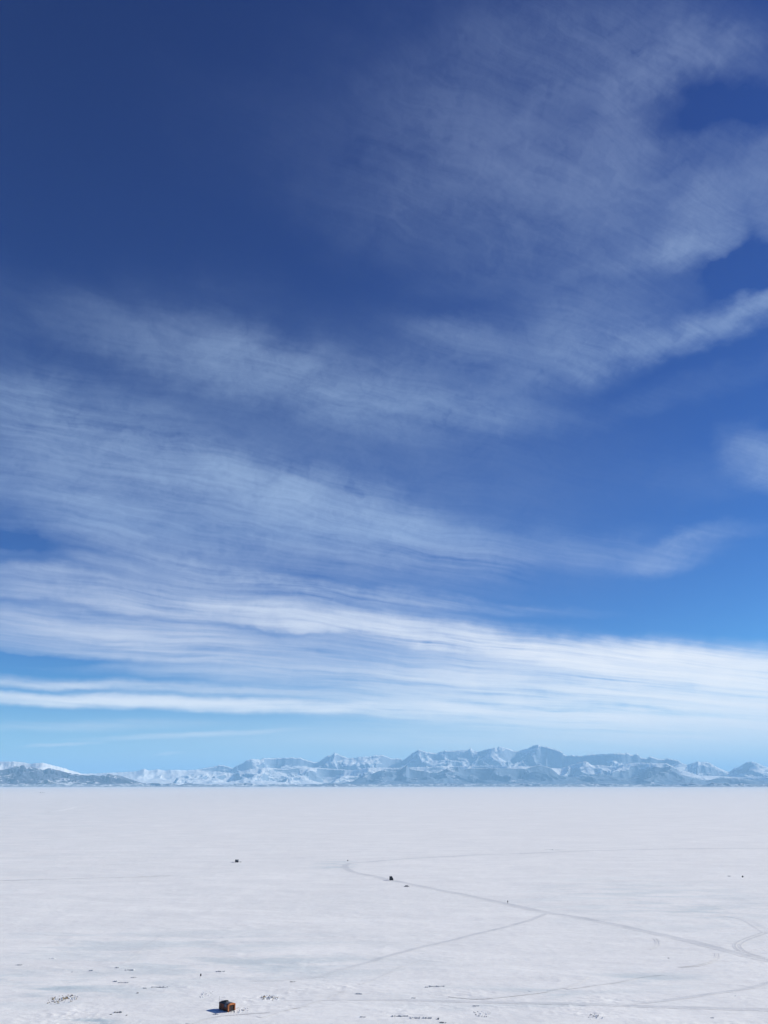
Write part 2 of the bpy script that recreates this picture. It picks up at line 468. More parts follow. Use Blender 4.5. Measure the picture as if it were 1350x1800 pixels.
PALE = [(-260, 1345), (-120, 1350), (0, 1352), (150, 1360), (205, 1358), (240, 1356), (253, 1351.5), (262, 1354), (278, 1352), (291, 1354.6), (301, 1353.4), (315, 1353.4), (326, 1354), (345, 1353), (370, 1358), (420, 1372)]
HIGH = [(292, 1377), (307, 1368), (318, 1362.5), (328, 1358.5), (340, 1354), (356, 1351), (374, 1347.7), (386.6, 1344.5), (396.7, 1346.5), (410, 1350), (414, 1347), (425.6, 1342), (433, 1337), (444.5, 1333.9),
 (456, 1335.5), (464, 1332.8), (482, 1333), (493.6, 1332), (510, 1331.6), (529, 1332.7), (542.7, 1337), (551.6, 1339.6), (560, 1339.4), (569, 1333.3),
 (577, 1327.6), (582, 1328.6), (588, 1323), (595.6, 1325.7), (605.7, 1330.8), (613, 1332.7), (623, 1332.5), (631, 1330.3), (639.7, 1330), (652, 1329.5),
 (662, 1327), (672.4, 1327.6), (680, 1329.6), (687.6, 1333.2), (704, 1333.4), (708, 1336.5), (717.8, 1329.6), (726.6, 1323.3), (735.4, 1317.6),
 (743, 1319.6), (751.8, 1322), (767, 1324), (777, 1320.8), (784.5, 1318.9), (793, 1320), (806, 1318.3), (823.6, 1318.7), (826.7, 1315.2), (832, 1319),
 (840, 1321.5), (850, 1319), (862.6, 1315.7), (880, 1312.6), (886.5, 1313.9), (898, 1317.6), (909, 1320.8), (915.5, 1318.9), (930.6, 1313.9), (939.4, 1310.9),
 (945, 1309), (950.7, 1311.2), (963.3, 1313), (976, 1317.6), (983.5, 1318.9), (989.8, 1324), (996, 1329.2), (1005, 1327.4), (1020, 1329), (1030, 1327),
 (1058, 1325.7), (1078, 1324.9), (1085.6, 1324.7), (1103, 1323.2), (1108, 1327), (1114.5, 1326.8), (1119.6, 1325), (1127, 1331.6), (1137, 1333), (1142, 1329.7),
 (1151, 1332), (1157, 1334.6), (1168.7, 1334.6), (1172.5, 1333.3), (1180, 1334.3), (1192.6, 1337), (1200, 1341.5), (1207.7, 1344), (1216.5, 1341.5),
 (1226.6, 1337.7), (1231.6, 1340), (1236.7, 1339), (1249, 1341.5), (1258, 1347.8), (1268, 1352), (1278, 1356.4), (1283, 1356.4), (1291, 1350.3), (1301, 1346.5),
 (1312, 1339.6), (1320, 1339), (1328.6, 1340.2), (1340, 1345.3), (1352, 1349.5), (1390, 1343), (1440, 1350), (1500, 1338), (1600, 1352)]
FRONT = [(560, 1377), (600, 1375), (619.6, 1373.5), (629.6, 1368), (642, 1361.6), (655, 1360), (663.6, 1356), (673.7, 1353.8), (690, 1353), (705, 1351.6), (715, 1345), (719, 1350),
 (730, 1353), (745.5, 1355), (755.6, 1358.5), (770.7, 1358), (780.7, 1353.5), (787, 1349.7), (794.6, 1350.4), (800, 1352), (806, 1348.4), (816, 1353), (831, 1350.4), (850, 1350),
 (871, 1349.9), (898, 1351), (910.5, 1351), (925.6, 1351.6), (938, 1347), (947, 1344.3), (957, 1346.6), (969.6, 1351), (982, 1362), (1000, 1366), (1020, 1366.7), (1040, 1362), (1052, 1360),
 (1075, 1364), (1100, 1369), (1128, 1361), (1137, 1353), (1152, 1347.5), (1165, 1349), (1178, 1346), (1186, 1352), (1196, 1361), (1215, 1366), (1226, 1368), (1240, 1372), (1262, 1368), (1300, 1368), (1330, 1372), (1400, 1371), (1500, 1374)]
MID = [(300, 1369), (330, 1362), (350, 1357), (380, 1356), (410, 1359), (440, 1352), (470, 1349), (500, 1352), (530, 1348), (560, 1350), (590, 1352), (620, 1354), (650, 1349), (690, 1350), (720, 1349),
 (780, 1347), (850, 1346), (920, 1347), (985, 1351), (1003, 1345), (1018, 1340.5), (1030, 1338.2), (1041.5, 1345.5), (1060, 1345.2), (1079, 1348), (1090, 1345), (1110, 1341.5), (1123, 1340.5), (1150, 1342),
 (1172, 1342), (1190, 1351), (1207, 1357), (1230, 1363), (1300, 1366), (1400, 1365)]
LEFT_SNOW = [(-260, 1336), (-120, 1342), (-60, 1340), (0, 1339), (19, 1338.6), (34, 1339), (44, 1340.8), (53, 1343), (65.5, 1341.4), (75.6, 1340.9), (88, 1344), (100.8, 1347), (113.4, 1350), (121, 1353.6), (133.5, 1356.5),
 (145, 1361), (160, 1364), (190, 1370), (215, 1376)]
LEFT = [(-260, 1349), (-100, 1350), (-40, 1352), (0, 1353.6), (12.6, 1352), (22.7, 1347.7), (31.5, 1346.8), (41.6, 1345), (46.6, 1349), (56, 1347.5), (65.5, 1350.5), (75.6, 1353.4), (85.6, 1350), (95.7, 1352), (107, 1355), (119.6, 1358.6),
 (133, 1360.5), (145, 1362.5), (156, 1363), (164, 1362), (172, 1364), (182, 1363), (191.4, 1360), (200, 1361.5), (210, 1363.2), (223, 1367.5), (233, 1371), (250, 1376), (262, 1378)]
CONE = [(55, 1379), (62, 1377.6), (72, 1373), (80, 1370.5), (85, 1369.6), (90, 1373), (100, 1376), (125, 1375), (160, 1377), (185, 1379)]

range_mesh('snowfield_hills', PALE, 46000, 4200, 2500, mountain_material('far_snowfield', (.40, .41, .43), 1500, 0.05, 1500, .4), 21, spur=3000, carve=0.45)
range_mesh('mountain_range', HIGH, 49000, 5600, 4000, mountain_material('high_snow_and_rock', (.28, .34, .44), 2400, 0.72, 1400, .55), 12, spur=2500, carve=0.95, power=1.8, gain=0.50)  # rock colour blued for the haze and shade on the far faces
range_mesh('middle_mountains', MID, 42500, 4200, 2500, mountain_material('glacier_and_rock', (.25, .31, .40), 1500, 0.70, 1300, .45), 57, spur=1900, carve=0.95, power=1.6, gain=0.5)  # rock blue carries part of the haze and shade in its base colour
range_mesh('front_mountains', FRONT, 38500, 3600, 2200, mountain_material('dark_front_rock', (.15, .20, .29), 1500, 0.91, 900, .55), 33, spur=1700, carve=0.78, gain=0.5)  # blue of shaded, hazy faces mixed into the rock colour
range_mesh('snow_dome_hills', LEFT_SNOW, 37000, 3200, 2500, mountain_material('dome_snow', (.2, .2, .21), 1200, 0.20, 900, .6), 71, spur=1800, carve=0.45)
range_mesh('rocky_hills', LEFT, 33000, 2400, 1600, mountain_material('streaked_rock', (.085, .095, .14), 1300, 0.92, 520, 1.2), 85, spur=1200, carve=0.85, gain=0.55)  # dark rock tinted towards the blue of distant haze
range_mesh('snowy_foothills', CONE, 31400, 700, 500, mountain_material('cone_rock', (.11, .11, .12), 400, 0.80, 160), 96, spur=420, carve=0.6, ncol=500)
rng = np.random.default_rng(5)
shore_x = np.arange(-260, 1620, 3.0)
shore_y = 1379.4 - 1.6 * np.clip(fbm(shore_x / 60, shore_x * 0 + 0.4, 3, 8), -0.4, 1.2) - 0.8
for cx, wdt, hgt in ((271, 16, 3.0), (300, 14, 2.6), (330, 10, 2.2), (417, 6, 3.4), (425, 4, 3.8), (433, 6, 3.6), (441, 6, 2.4), (1216, 12, 2.6), (1252, 9, 4.2), (1266, 7, 3.4), (1276, 7, 4.4), (1302, 9, 2.6)):
    shore_y = shore_y - hgt * np.clip(1 - np.abs(shore_x - cx) / wdt, 0, 1) ** 0.7 * 0.8
shore_hills = range_mesh('shore_hills', list(zip(shore_x, shore_y)), 30600, 420, 300, mountain_material('moraine', (.26, .29, .34), 160, 0.90, 160), 104, spur=320, carve=0.55, jag=0.03, nrow=40)  # moraine colour paled and blued to stand in for haze at the foot

# ---------------------------------------------------------------- haze: the air over the plain
def haze_box():
    me = bpy.data.meshes.new('haze')
    x0, x1, y0, y1, z0, z1 = -110000, 110000, -60000, 130000, -60, 2400
    v = [(x, y, z) for z in (z0, z1) for y in (y0, y1) for x in (x0, x1)]
    f = [(0, 2, 3, 1), (4, 5, 7, 6), (0, 1, 5, 4), (2, 6, 7, 3), (0, 4, 6, 2), (1, 3, 7, 5)]
    me.from_pydata(v, [], f)
    m = bpy.data.materials.new('clear_air')
    m.use_nodes = True
    t = NT(m.node_tree)
    m.node_tree.nodes.clear()
    o_ = t.node('ShaderNodeOutputMaterial')
    vol = t.node('ShaderNodeVolumePrincipled')
    vol.inputs['Color'].default_value = HAZE_COL
    vol.inputs['Density'].default_value = HAZE_DENS
    vol.inputs['Anisotropy'].default_value = 0.0
    t.l.new(vol.outputs[0], o_.inputs['Volume'])
    me.materials.append(m)
    o = bpy.data.objects.new('haze', me)
    COL.objects.link(o)
    o['kind'] = 'stuff'
HAZE_COL = (.355, .66, .95, 1.0)
HAZE_DENS = 1.02 / 45000.0
haze_box()

# ---------------------------------------------------------------- vehicle tracks pressed into the snow
def smooth_line(pts, step=2.0):
    P = [np.array((p[0], p[1], p[2] if len(p) > 2 else 0.0)) for p in pts]
    P = [2 * P[0] - P[1]] + P + [2 * P[-1] - P[-2]]
    res = []
    for i in range(1, len(P) - 2):
        a, b, c, d = P[i - 1:i + 3]
        n = max(2, int(np.hypot(*(c - b)[:2]) / step))
        n = min(n, 220)
        # centripetal-ish tangents limited by the span they lead into
        L0, L1, L2 = (max(1e-3, np.hypot(*(q - p)[:2])) for p, q in ((a, b), (b, c), (c, d)))
        m1 = ((b - a) / L0 * L1 + (c - b) / L1 * L0) / (L0 + L1) * L1
        m2 = ((c - b) / L1 * L2 + (d - c) / L2 * L1) / (L1 + L2) * L1
        for j in range(n):
            t = j / n
            res.append((2 * t**3 - 3 * t**2 + 1) * b + (t**3 - 2 * t**2 + t) * m1 + (-2 * t**3 + 3 * t**2) * c + (t**3 - t**2) * m2)
    res.append(P[-2])
    return np.array(res)

def track_material(name, col, cover, edge, scale, col2=None):
    m, t, b = new_mat(name, 0.75)
    g, snow = snow_surface(t, b)
    e = t.node('ShaderNodeAttribute', attribute_name='edge').outputs['Fac']
    fade = t.node('ShaderNodeAttribute', attribute_name='fade').outputs['Fac']
    n = t.noise(g, scale, 5, 0.65)
    big = t.noise(g, scale * 0.10, 3, 0.6)
    f = t.m('SUBTRACT', t.m('ADD', 0.9, t.m('MULTIPLY', t.m('SUBTRACT', n, 0.5), 1.8)), t.m('POWER', e, edge))
    f = t.mapr(f, 0.0, 0.7, smooth=True)
    f = t.m('MULTIPLY', t.m('MULTIPLY', f, fade), t.mapr(big, 0.3, 0.65, cover * 0.5, cover))
    t.put(b.inputs['Base Color'], t.mix(f, snow, t.mix(t.mapr(n, .35, .65), col, col2 or col)))
    return m

TRACK_N = [0]
def track(name, pts, width, mat, lift=0.03, fades=(0.0, 0.0), ruts=None, rut_w=0.55, step=2.0):
    """a strip of pressed snow along a line measured on the photo; ruts = spacing for two wheel lines"""
    TRACK_N[0] += 1
    lift += 0.004 * TRACK_N[0]
    w0, w1 = width if isinstance(width, tuple) else (width, width)
    ln = smooth_line([(*at(px, py)[:2],) for px, py in pts], step)[:, :2]
    tan = np.gradient(ln, axis=0)
    tan /= np.maximum(1e-6, np.hypot(tan[:, 0], tan[:, 1]))[:, None]
    nor = np.stack([-tan[:, 1], tan[:, 0]], axis=1)
    n = len(ln)
    s = np.linspace(0, 1, n)
    wob = fbm(s * n * step / 60, s * 0 + TRACK_N[0], 3, 7) * 0.25
    half_w = (w0 + (w1 - w0) * s) * 0.5
    lanes = [(-1, 1)] if ruts is None else [(-ruts / 2 - rut_w / 2, -ruts / 2 + rut_w / 2), (ruts / 2 - rut_w / 2, ruts / 2 + rut_w / 2)]
    vs, fs, ed, fd, up = [], [], [], [], []
    edge_up = {0: 0.0, 1: 0.025, 2: -0.01}
    fade = np.ones(n)
    if fades[0]:
        fade *= np.clip(s / fades[0], 0, 1)
    if fades[1]:
        fade *= np.clip((1 - s) / fades[1], 0, 1)
    for lo, hi in lanes:
        st = len(vs)
        K = 7
        for i in range(n):
            for j in range(K):
                q = j / (K - 1)
                off = (lo + (hi - lo) * q) * (half_w[i] if ruts is None else 1.0) + wob[i]
                x, y = ln[i] + nor[i] * off
                vs.append((x, y))
                ed.append(abs(2 * q - 1))
                fd.append(fade[i])
                up.append((1.0 - abs(2 * q - 1)) * 0.5 if name == 'snow_berm' else edge_up.get(min(j, K - 1 - j), -0.01) * fade[i])
        for i in range(n - 1):
            for j in range(K - 1):
                a = st + i * K + j
                fs.append((a + K, a + K + 1, a + 1, a))
    v = np.array(vs)
    z = ground_height(v[:, 0], v[:, 1]) + lift + np.array(up)
    me = bpy.data.meshes.new(name)
    me.from_pydata([(float(a[0]), float(a[1]), float(b)) for a, b in zip(v, z)], [], fs)
    for nm, val in (('edge', ed), ('fade', fd)):
        at_ = me.attributes.new(nm, 'FLOAT', 'POINT')
        at_.data.foreach_set('value', np.array(val, dtype=np.float32))
    at_ = me.attributes.new('ice', 'FLOAT', 'POINT')
    at_.data.foreach_set('value', ice_weight(v[:, 0], v[:, 1]).astype(np.float32))
    me.materials.append(mat)
    for p in me.polygons:
        p.use_smooth = True
    o = bpy.data.objects.new(name, me)
    COL.objects.link(o)
    o['kind'] = 'structure'
    return o

def ground_height(x, y):
    """height of the built ground mesh (its facets, not the noise behind them)"""
    x, y = np.atleast_1d(np.asarray(x, float)), np.atleast_1d(np.asarray(y, float))
    r, a = np.hypot(x, y), np.arctan2(x, y)
    i = np.clip(np.searchsorted(ROWS, r) - 1, 0, len(ROWS) - 2)
    nd = 1000
    fa = (a + half) / (2 * half) * (nd - 1)
    j = np.clip(np.floor(fa).astype(int), 0, nd - 2)
    u = (r - ROWS[i]) / (ROWS[i + 1] - ROWS[i])
    w = fa - j
    q = np.maximum(np.maximum(gz[i, j] , gz[i + 1, j]), np.maximum(gz[i, j + 1], gz[i + 1, j + 1]))
    lin = (gz[i, j] * (1 - u) + gz[i + 1, j] * u) * (1 - w) + (gz[i, j + 1] * (1 - u) + gz[i + 1, j + 1] * u) * w
    return np.maximum(lin, lin * 0.6 + q * 0.4)

road_m = track_material('groomed_snow_road', (.60, .62, .655), 0.85, 2.2, 0.6, (.68, .70, .73))
rut_m = track_material('wheel_ruts', (.58, .60, .64), 0.85, 1.8, 0.9, (.68, .70, .73))
faint_m = track_material('old_track', (.64, .66, .69), 0.45, 1.4, 0.5, (.74, .75, .77))
white_m = track_material('fresh_snow_berm', (.95, .96, .97), 0.9, 2.0, 0.15)

track('snow_road', [(1400, 1699), (1350, 1688), (1280, 1671), (1200, 1651.5), (1150, 1640), (1080, 1625.5), (1010, 1612), (960, 1603.5), (893, 1589), (840, 1578), (780, 1566),
      (740, 1558), (700, 1549.5), (655, 1540), (620, 1532.5), (608, 1526), (607, 1521.5), (614, 1518), (650, 1514.8), (720, 1509), (800, 1505), (870, 1502), (950, 1499), (1020, 1496.5),
      (1100, 1493.7), (1180, 1492), (1260, 1491.6), (1400, 1491.4)], (7.0, 9.0), road_m)
track('loop_track', [(985, 1608), (962, 1606), (952, 1609.5), (935, 1617), (900, 1627), (843, 1640), (801, 1651), (750, 1662.7), (680, 1680.5), (637, 1694), (592, 1706.8), (561, 1715.6), (500, 1721), (440, 1722)], (4.4, 3.6), rut_m, fades=(0, .25))
track('shore_track', [(500, 1757.5), (579, 1757.5), (680, 1758), (755, 1759.6), (831, 1761), (907, 1763), (1020, 1766), (1085, 1768), (1161, 1771), (1237, 1773), (1350, 1775.7), (1400, 1777)], (2.6, 4.4), rut_m, fades=(.2, 0))
track('branch_track', [(1400, 1716), (1350, 1727), (1312, 1737), (1262, 1746), (1224, 1752), (1186, 1757), (1141, 1762), (1086, 1767)], (3.2, 3.0), rut_m, fades=(0, .2))
track('turning_track', [(1400, 1627), (1350, 1638.5), (1325, 1646.6), (1303, 1655.5), (1296, 1661.5), (1300, 1668), (1317, 1676), (1350, 1685), (1390, 1695)], 4.0, rut_m, ruts=2.4, rut_w=1.7, step=1.0)
track('turning_track', [(1280, 1609), (1310, 1615.5), (1332, 1627), (1352, 1640)], 7.0, faint_m, fades=(.4, 0))
track('old_track', [(290, 1640), (282, 1645), (258, 1661), (234, 1679), (215, 1694)], 2.2, faint_m, fades=(.2, .4))
track('old_track', [(630, 1729), (655, 1722), (677, 1712.5), (705, 1700), (735, 1688)], 2.0, faint_m, fades=(.2, .4))
track('old_track', [(455, 1789), (500, 1776), (541, 1764), (567, 1756), (600, 1742)], 2.4, faint_m, fades=(.3, .4))
track('old_track', [(930, 1742), (955, 1741), (982, 1737), (1012, 1728), (1030, 1718)], 2.2, faint_m, fades=(.5, .5))
track('old_track', [(995, 1738), (1055, 1730), (1098, 1723), (1123, 1717), (1165, 1713)], 1.8, faint_m, fades=(.3, .4))
track('old_track', [(1152, 1650), (1156, 1656), (1153, 1663), (1140, 1668)], 2.0, faint_m, fades=(.2, .6), ruts=1.6, rut_w=.9, step=1.0)
track('old_track', [(1262, 1676), (1260, 1684), (1248, 1692), (1225, 1698), (1195, 1701)], 2.0, faint_m, fades=(.2, .6), ruts=1.6, rut_w=.9, step=1.0)
track('old_track', [(330, 1800), (380, 1787), (420, 1783), (470, 1780), (540, 1768)], 2.2, faint_m, fades=(.3, .4))
track('old_track', [(790, 1752), (850, 1755), (900, 1750), (960, 1742)], 3.0, faint_m, fades=(.4, .4))
track('snow_berm', [(-60, 1548), (0, 1546.8), (90, 1545.2), (140, 1543.6), (233, 1541.8), (300, 1540)], (7, 4), white_m, fades=(0, .4))
track('snow_berm', [(85, 1428), (110, 1424), (135, 1418)], (22, 16), white_m, fades=(.3, .3), step=8.0)

# ---------------------------------------------------------------- helpers for things
import bmesh

def link(name, bm, mat, parent=None, smooth=False, bevel=0.0):
    if bevel:
        bmesh.ops.bevel(bm, geom=list(bm.edges), offset=bevel, segments=2, affect='EDGES', clamp_overlap=True)
    bmesh.ops.recalc_face_normals(bm, faces=list(bm.faces))
    me = bpy.data.meshes.new(name)
    bm.to_mesh(me)
    bm.free()
    if mat:
        me.materials.append(mat)
    for p in me.polygons:
        p.use_smooth = smooth
    o = bpy.data.objects.new(name, me)
    COL.objects.link(o)
    if parent:
        o.parent = parent
    return o

def add_box(bm, c, s, rz=0.0, ry=0.0, rx=0.0):
    M = Matrix.Translation(c) @ Matrix.Rotation(rz, 4, 'Z') @ Matrix.Rotation(ry, 4, 'Y') @ Matrix.Rotation(rx, 4, 'X') @ Matrix.Diagonal((*s, 1))
    bmesh.ops.create_cube(bm, size=1.0, matrix=M)

def box(c, s, **kw):
    bm = bmesh.new()
    add_box(bm, c, s, **kw)
    return bm

def add_prism(bm, prof, x0, x1):
    """profile in (y, z), swept along x"""
    a = [bm.verts.new((x0, y, z)) for y, z in prof]
    b = [bm.verts.new((x1, y, z)) for y, z in prof]
    n = len(prof)
    bm.faces.new(a)
    bm.faces.new(b[::-1])
    for i in range(n):
        bm.faces.new((a[i], b[i], b[(i + 1) % n], a[(i + 1) % n]))

def add_tube(bm, p, q, r0, r1=None, seg=10):
    p, q = Vector(p), Vector(q)
    d = q - p
    M = Matrix.Translation((p + q) / 2) @ d.to_track_quat('Z', 'Y').to_matrix().to_4x4()
    bmesh.ops.create_cone(bm, cap_ends=True, segments=seg, radius1=r0, radius2=r0 if r1 is None else r1, depth=d.length, matrix=M)

def thing(name, label, cat, loc, rz=0.0, group=None):
    o = bpy.data.objects.new(name, None)
    COL.objects.link(o)
    o.empty_display_size = 0.3
    o.location = loc
    o.rotation_euler = (0, 0, rz)
    tag(o, label, cat, group)
    return o

def tag(o, label, cat, group=None):
    o['label'] = label
    o['category'] = cat
    if group:
        o['group'] = group

def on_snow(px, py, dz=0.0):
    p = at(px, py)
    z = float(ground_height(p.x, p.y)[0])
    p = at(px, py, z)
    return Vector((p.x, p.y, z + dz))

def painted(name, col, col2, scale, rough=0.6, amount=0.6):
    m, t, b = new_mat(name, rough)
    tc = t.node('ShaderNodeTexCoord').outputs['Object']
    n = t.noise(t.vm('MULTIPLY', tc, (1, 1, 0.45)), scale, 6, 0.65)
    t.put(b.inputs['Base Color'], t.mix(t.mapr(n, 0.42, 0.62, 0.0, amount), col, col2))
    bump = t.node('ShaderNodeBump')
    bump.inputs['Strength'].default_value = 0.3
    bump.inputs['Distance'].default_value = 0.02
    t.put(bump.inputs['Height'], n)
    t.put(b.inputs['Normal'], bump.outputs[0])
    return m

orange = painted('weathered_orange_paint', (.30, .075, .025), (.12, .035, .02), 2.2, 0.6, 0.9)
rim_orange = painted('bright_orange_paint', (.46, .16, .05), (.26, .08, .03), 3.0, 0.55, 0.8)
dark_wood = painted('dark_plywood', (.035, .025, .022), (.07, .045, .03), 3.0, 0.7)
brown_panel = painted('brown_panel', (.16, .055, .03), (.08, .03, .02), 2.5, 0.6)
roof_dark = painted('dark_roof_felt', (.035, .038, .048), (.075, .08, .10), 2.0, 0.75)
grey_tarp = painted('grey_tarpaulin', (.15, .17, .21), (.08, .09, .12), 2.5, 0.7)
black_paint = painted('black_cladding', (.012, .013, .017), (.028, .03, .036), 1.5, 0.6)
slate_paint = painted('slate_cladding', (.045, .05, .06), (.08, .085, .10), 1.5, 0.6)
pale_panel = painted('pale_panel', (.42, .44, .47), (.30, .32, .35), 2.0, 0.5)
steel = painted('grey_steel', (.16, .17, .18), (.10, .10, .11), 4.0, 0.4)
shade_grey_ice = painted('shade_grey_ice', (.48, .50, .53), (.80, .815, .83), 2.0, 0.6)  # grey of the lumps' shaded sides and hollows, put into the ice colour
dark_rubble = painted('dark_rubble', (.19, .19, .19), (.45, .46, .47), 3.0, 0.8)  # darker mix; on ice lumps it stands in for their shaded sides
brown_rubble = painted('brown_rubble', (.22, .165, .10), (.34, .29, .22), 3.0, 0.8)
clean_snow = painted('broken_snow', (.86, .875, .90), (.74, .77, .81), 2.0, 0.7)
cloth_dark = painted('dark_parka', (.02, .022, .03), (.04, .042, .05), 6.0, 0.85)
cloth_leg = painted('dark_trousers', (.035, .035, .04), (.05, .05, .06), 6.0, 0.85)
skin_m = painted('skin', (.45, .27, .20), (.40, .23, .17), 6.0, 0.6)

# ---------------------------------------------------------------- the orange hut by the near track
def orange_hut():
    near, left, right = at(401.3, 1780.4), at(384.2, 1775.6), at(411.2, 1776.8)
    yaw = math.atan2(near.y - left.y, near.x - left.x)         # long axis: from the back to the open end
    L, Wd = (near - left).length * 0.97, (right - near).length * 0.92
    fwd = Vector((math.cos(yaw), math.sin(yaw), 0))
    lft = Vector((-fwd.y, fwd.x, 0))
    ctr = near - fwd * L / 2 + lft * Wd / 2
    z = float(np.median(ground_height(np.array([near.x, left.x, right.x, ctr.x]), np.array([near.y, left.y, right.y, ctr.y]))))
    ctr.z = z
    t = thing('fish_hut', 'weathered orange wooden hut with a dark roof and open dark end, standing on the snow', 'hut', ctr, yaw)
    H0, H1 = 0.24, 2.28
    hw, hl = Wd / 2, L / 2
    crown = [(-hw, H0), (-hw, H1 - .22), (-hw * .86, H1 - .02), (-hw * .45, H1 + .13), (0, H1 + .18), (hw * .45, H1 + .13), (hw * .86, H1 - .02), (hw, H1 - .22), (hw, H0)]
    wall = bmesh.new()
    add_prism(wall, crown, -hl, hl - 0.42)
    w = link('wall', wall, orange, t)
    # vertical battens that divide the long side
    for i, f in enumerate((-0.98, -0.62, -0.30, 0.02, 0.34, 0.66)):
        for sd in (-1, 1):
            link('batten', box((f * hl, sd * (hw + 0.022), (H0 + H1) / 2 - .1), (0.10, 0.04, H1 - H0 - .25)), dark_wood if i % 2 else brown_panel, t)
    for a, c in ((-0.80, 0.26), (0.50, 0.26)):
        link('side_panel', box((a * hl, -hw - 0.012, 1.16), (c * hl, 0.02, 1.5)), brown_panel, t)
    link('base_board', box((-.2, -hw - 0.03, H0 + .12), (L - .5, 0.055, 0.22)), dark_wood, t)
    # window on the shaded side
    link('window', box((0.18 * hl, -hw - 0.03, 1.42), (0.30 * hl, 0.055, 0.80)), slate_paint, t, bevel=0.01)
    # roof skin, slightly proud of the walls
    rf = bmesh.new()
    up = [(y * 1.03, zz + .05) for y, zz in crown[1:-1]]
    add_prism(rf, up + [(y, zz - .06) for y, zz in up[::-1]], -hl - .08, hl - 0.44)
    roof = link('roof', rf, roof_dark, t)
    # a tarpaulin hangs over the near edge of the roof
    tp = bmesh.new()
    add_prism(tp, [(-hw * 1.06, 1.35), (-hw * 1.06, H1 - .15), (-hw * .86, H1 + .085), (-hw * .25, H1 + .25), (-hw * .25, H1 + .21), (-hw * .86, H1 + .04), (-hw * 1.04, H1 - .18), (-hw * 1.045, 1.35)], 0.18 * hl, 0.60 * hl)
    link('tarpaulin', tp, grey_tarp, t)
    # raised hatch and a plank left on the roof
    h = bmesh.new()
    add_box(h, (-0.36 * hl, 0.10, H1 + .34), (1.5, 0.95, 0.30), ry=R(-7))
    hatch = link('roof_hatch', h, roof_dark, t, bevel=0.03)
    link('hatch_lid', box((-0.36 * hl, 0.10, H1 + .53), (1.62, 1.05, 0.05), ry=R(-7)), black_paint, hatch)
    link('roof_plank', box((0.30 * hl, -0.15, H1 + .24), (1.7, 0.26, 0.08), rz=R(8)), pale_panel, t)
    link('roof_plank', box((0.22 * hl, 0.42, H1 + .21), (1.3, 0.22, 0.10), rz=R(-12)), black_paint, t)
    # bright orange hood round the open end
    hood = bmesh.new()
    outer = [(y * 1.05, zz + (.08 if zz > 1 else 0)) for y, zz in crown]
    inner = [(y * .84, min(zz, H1 - .30) if zz > 1 else zz) for y, zz in crown]
    n = len(outer)
    xs = (hl - .43, hl)
    V = [[[hood.verts.new((x, *q)) for q in ring] for ring in (outer, inner)] for x in xs]
    for i in range(n - 1):
        hood.faces.new((V[1][0][i], V[1][0][i + 1], V[1][1][i + 1], V[1][1][i]))
        hood.faces.new((V[0][0][i], V[0][1][i], V[0][1][i + 1], V[0][0][i + 1]))
        hood.faces.new((V[0][0][i], V[0][0][i + 1], V[1][0][i + 1], V[1][0][i]))
        hood.faces.new((V[0][1][i], V[1][1][i], V[1][1][i + 1], V[0][1][i + 1]))
    for i in (0, n - 1):
        hood.faces.new((V[0][0][i], V[1][0][i], V[1][1][i], V[0][1][i]))
    link('hood', hood, rim_orange, t)
    # recessed end wall, door and steps
    link('end_wall', box((hl - .40, 0, 1.10), (0.05, Wd * .83, 1.75)), dark_wood, t)
    door = link('door', box((hl - .35, 0.12, 1.10), (0.05, 0.84, 1.62)), black_paint, t, bevel=0.01)
    hd = bmesh.new()
    add_tube(hd, (hl - .31, -.18, 1.05), (hl - .31, -.18, 1.22), 0.018)
    link('door_handle', hd, steel, door)
    link('door_post', box((hl - .33, -0.36, 1.10), (0.08, 0.09, 1.72)), brown_panel, t)
    link('door_post', box((hl - .33, 0.60, 1.10), (0.08, 0.09, 1.72)), brown_panel, t)
    link('door_step', box((hl + .16, 0.12, 0.20), (0.34, 1.0, 0.07)), pale_panel, t)
    for s in (-1, 1):
        sk = bmesh.new()
        add_prism(sk, [(s * hw * .72 - .07, 0.0), (s * hw * .72 + .07, 0.0), (s * hw * .72 + .07, H0 - .01), (s * hw * .72 - .07, H0 - .01)], -hl - .15, hl - .1)
        link('skid', sk, dark_wood, t)
    po = bmesh.new()
    add_tube(po, (-hl - .02, -hw - .02, H1 - .5), (-hl - .02, -hw - .02, H1 + 1.75), 0.045, 0.03)
    link('flue_pole', po, steel, t)
    return t
orange_hut()

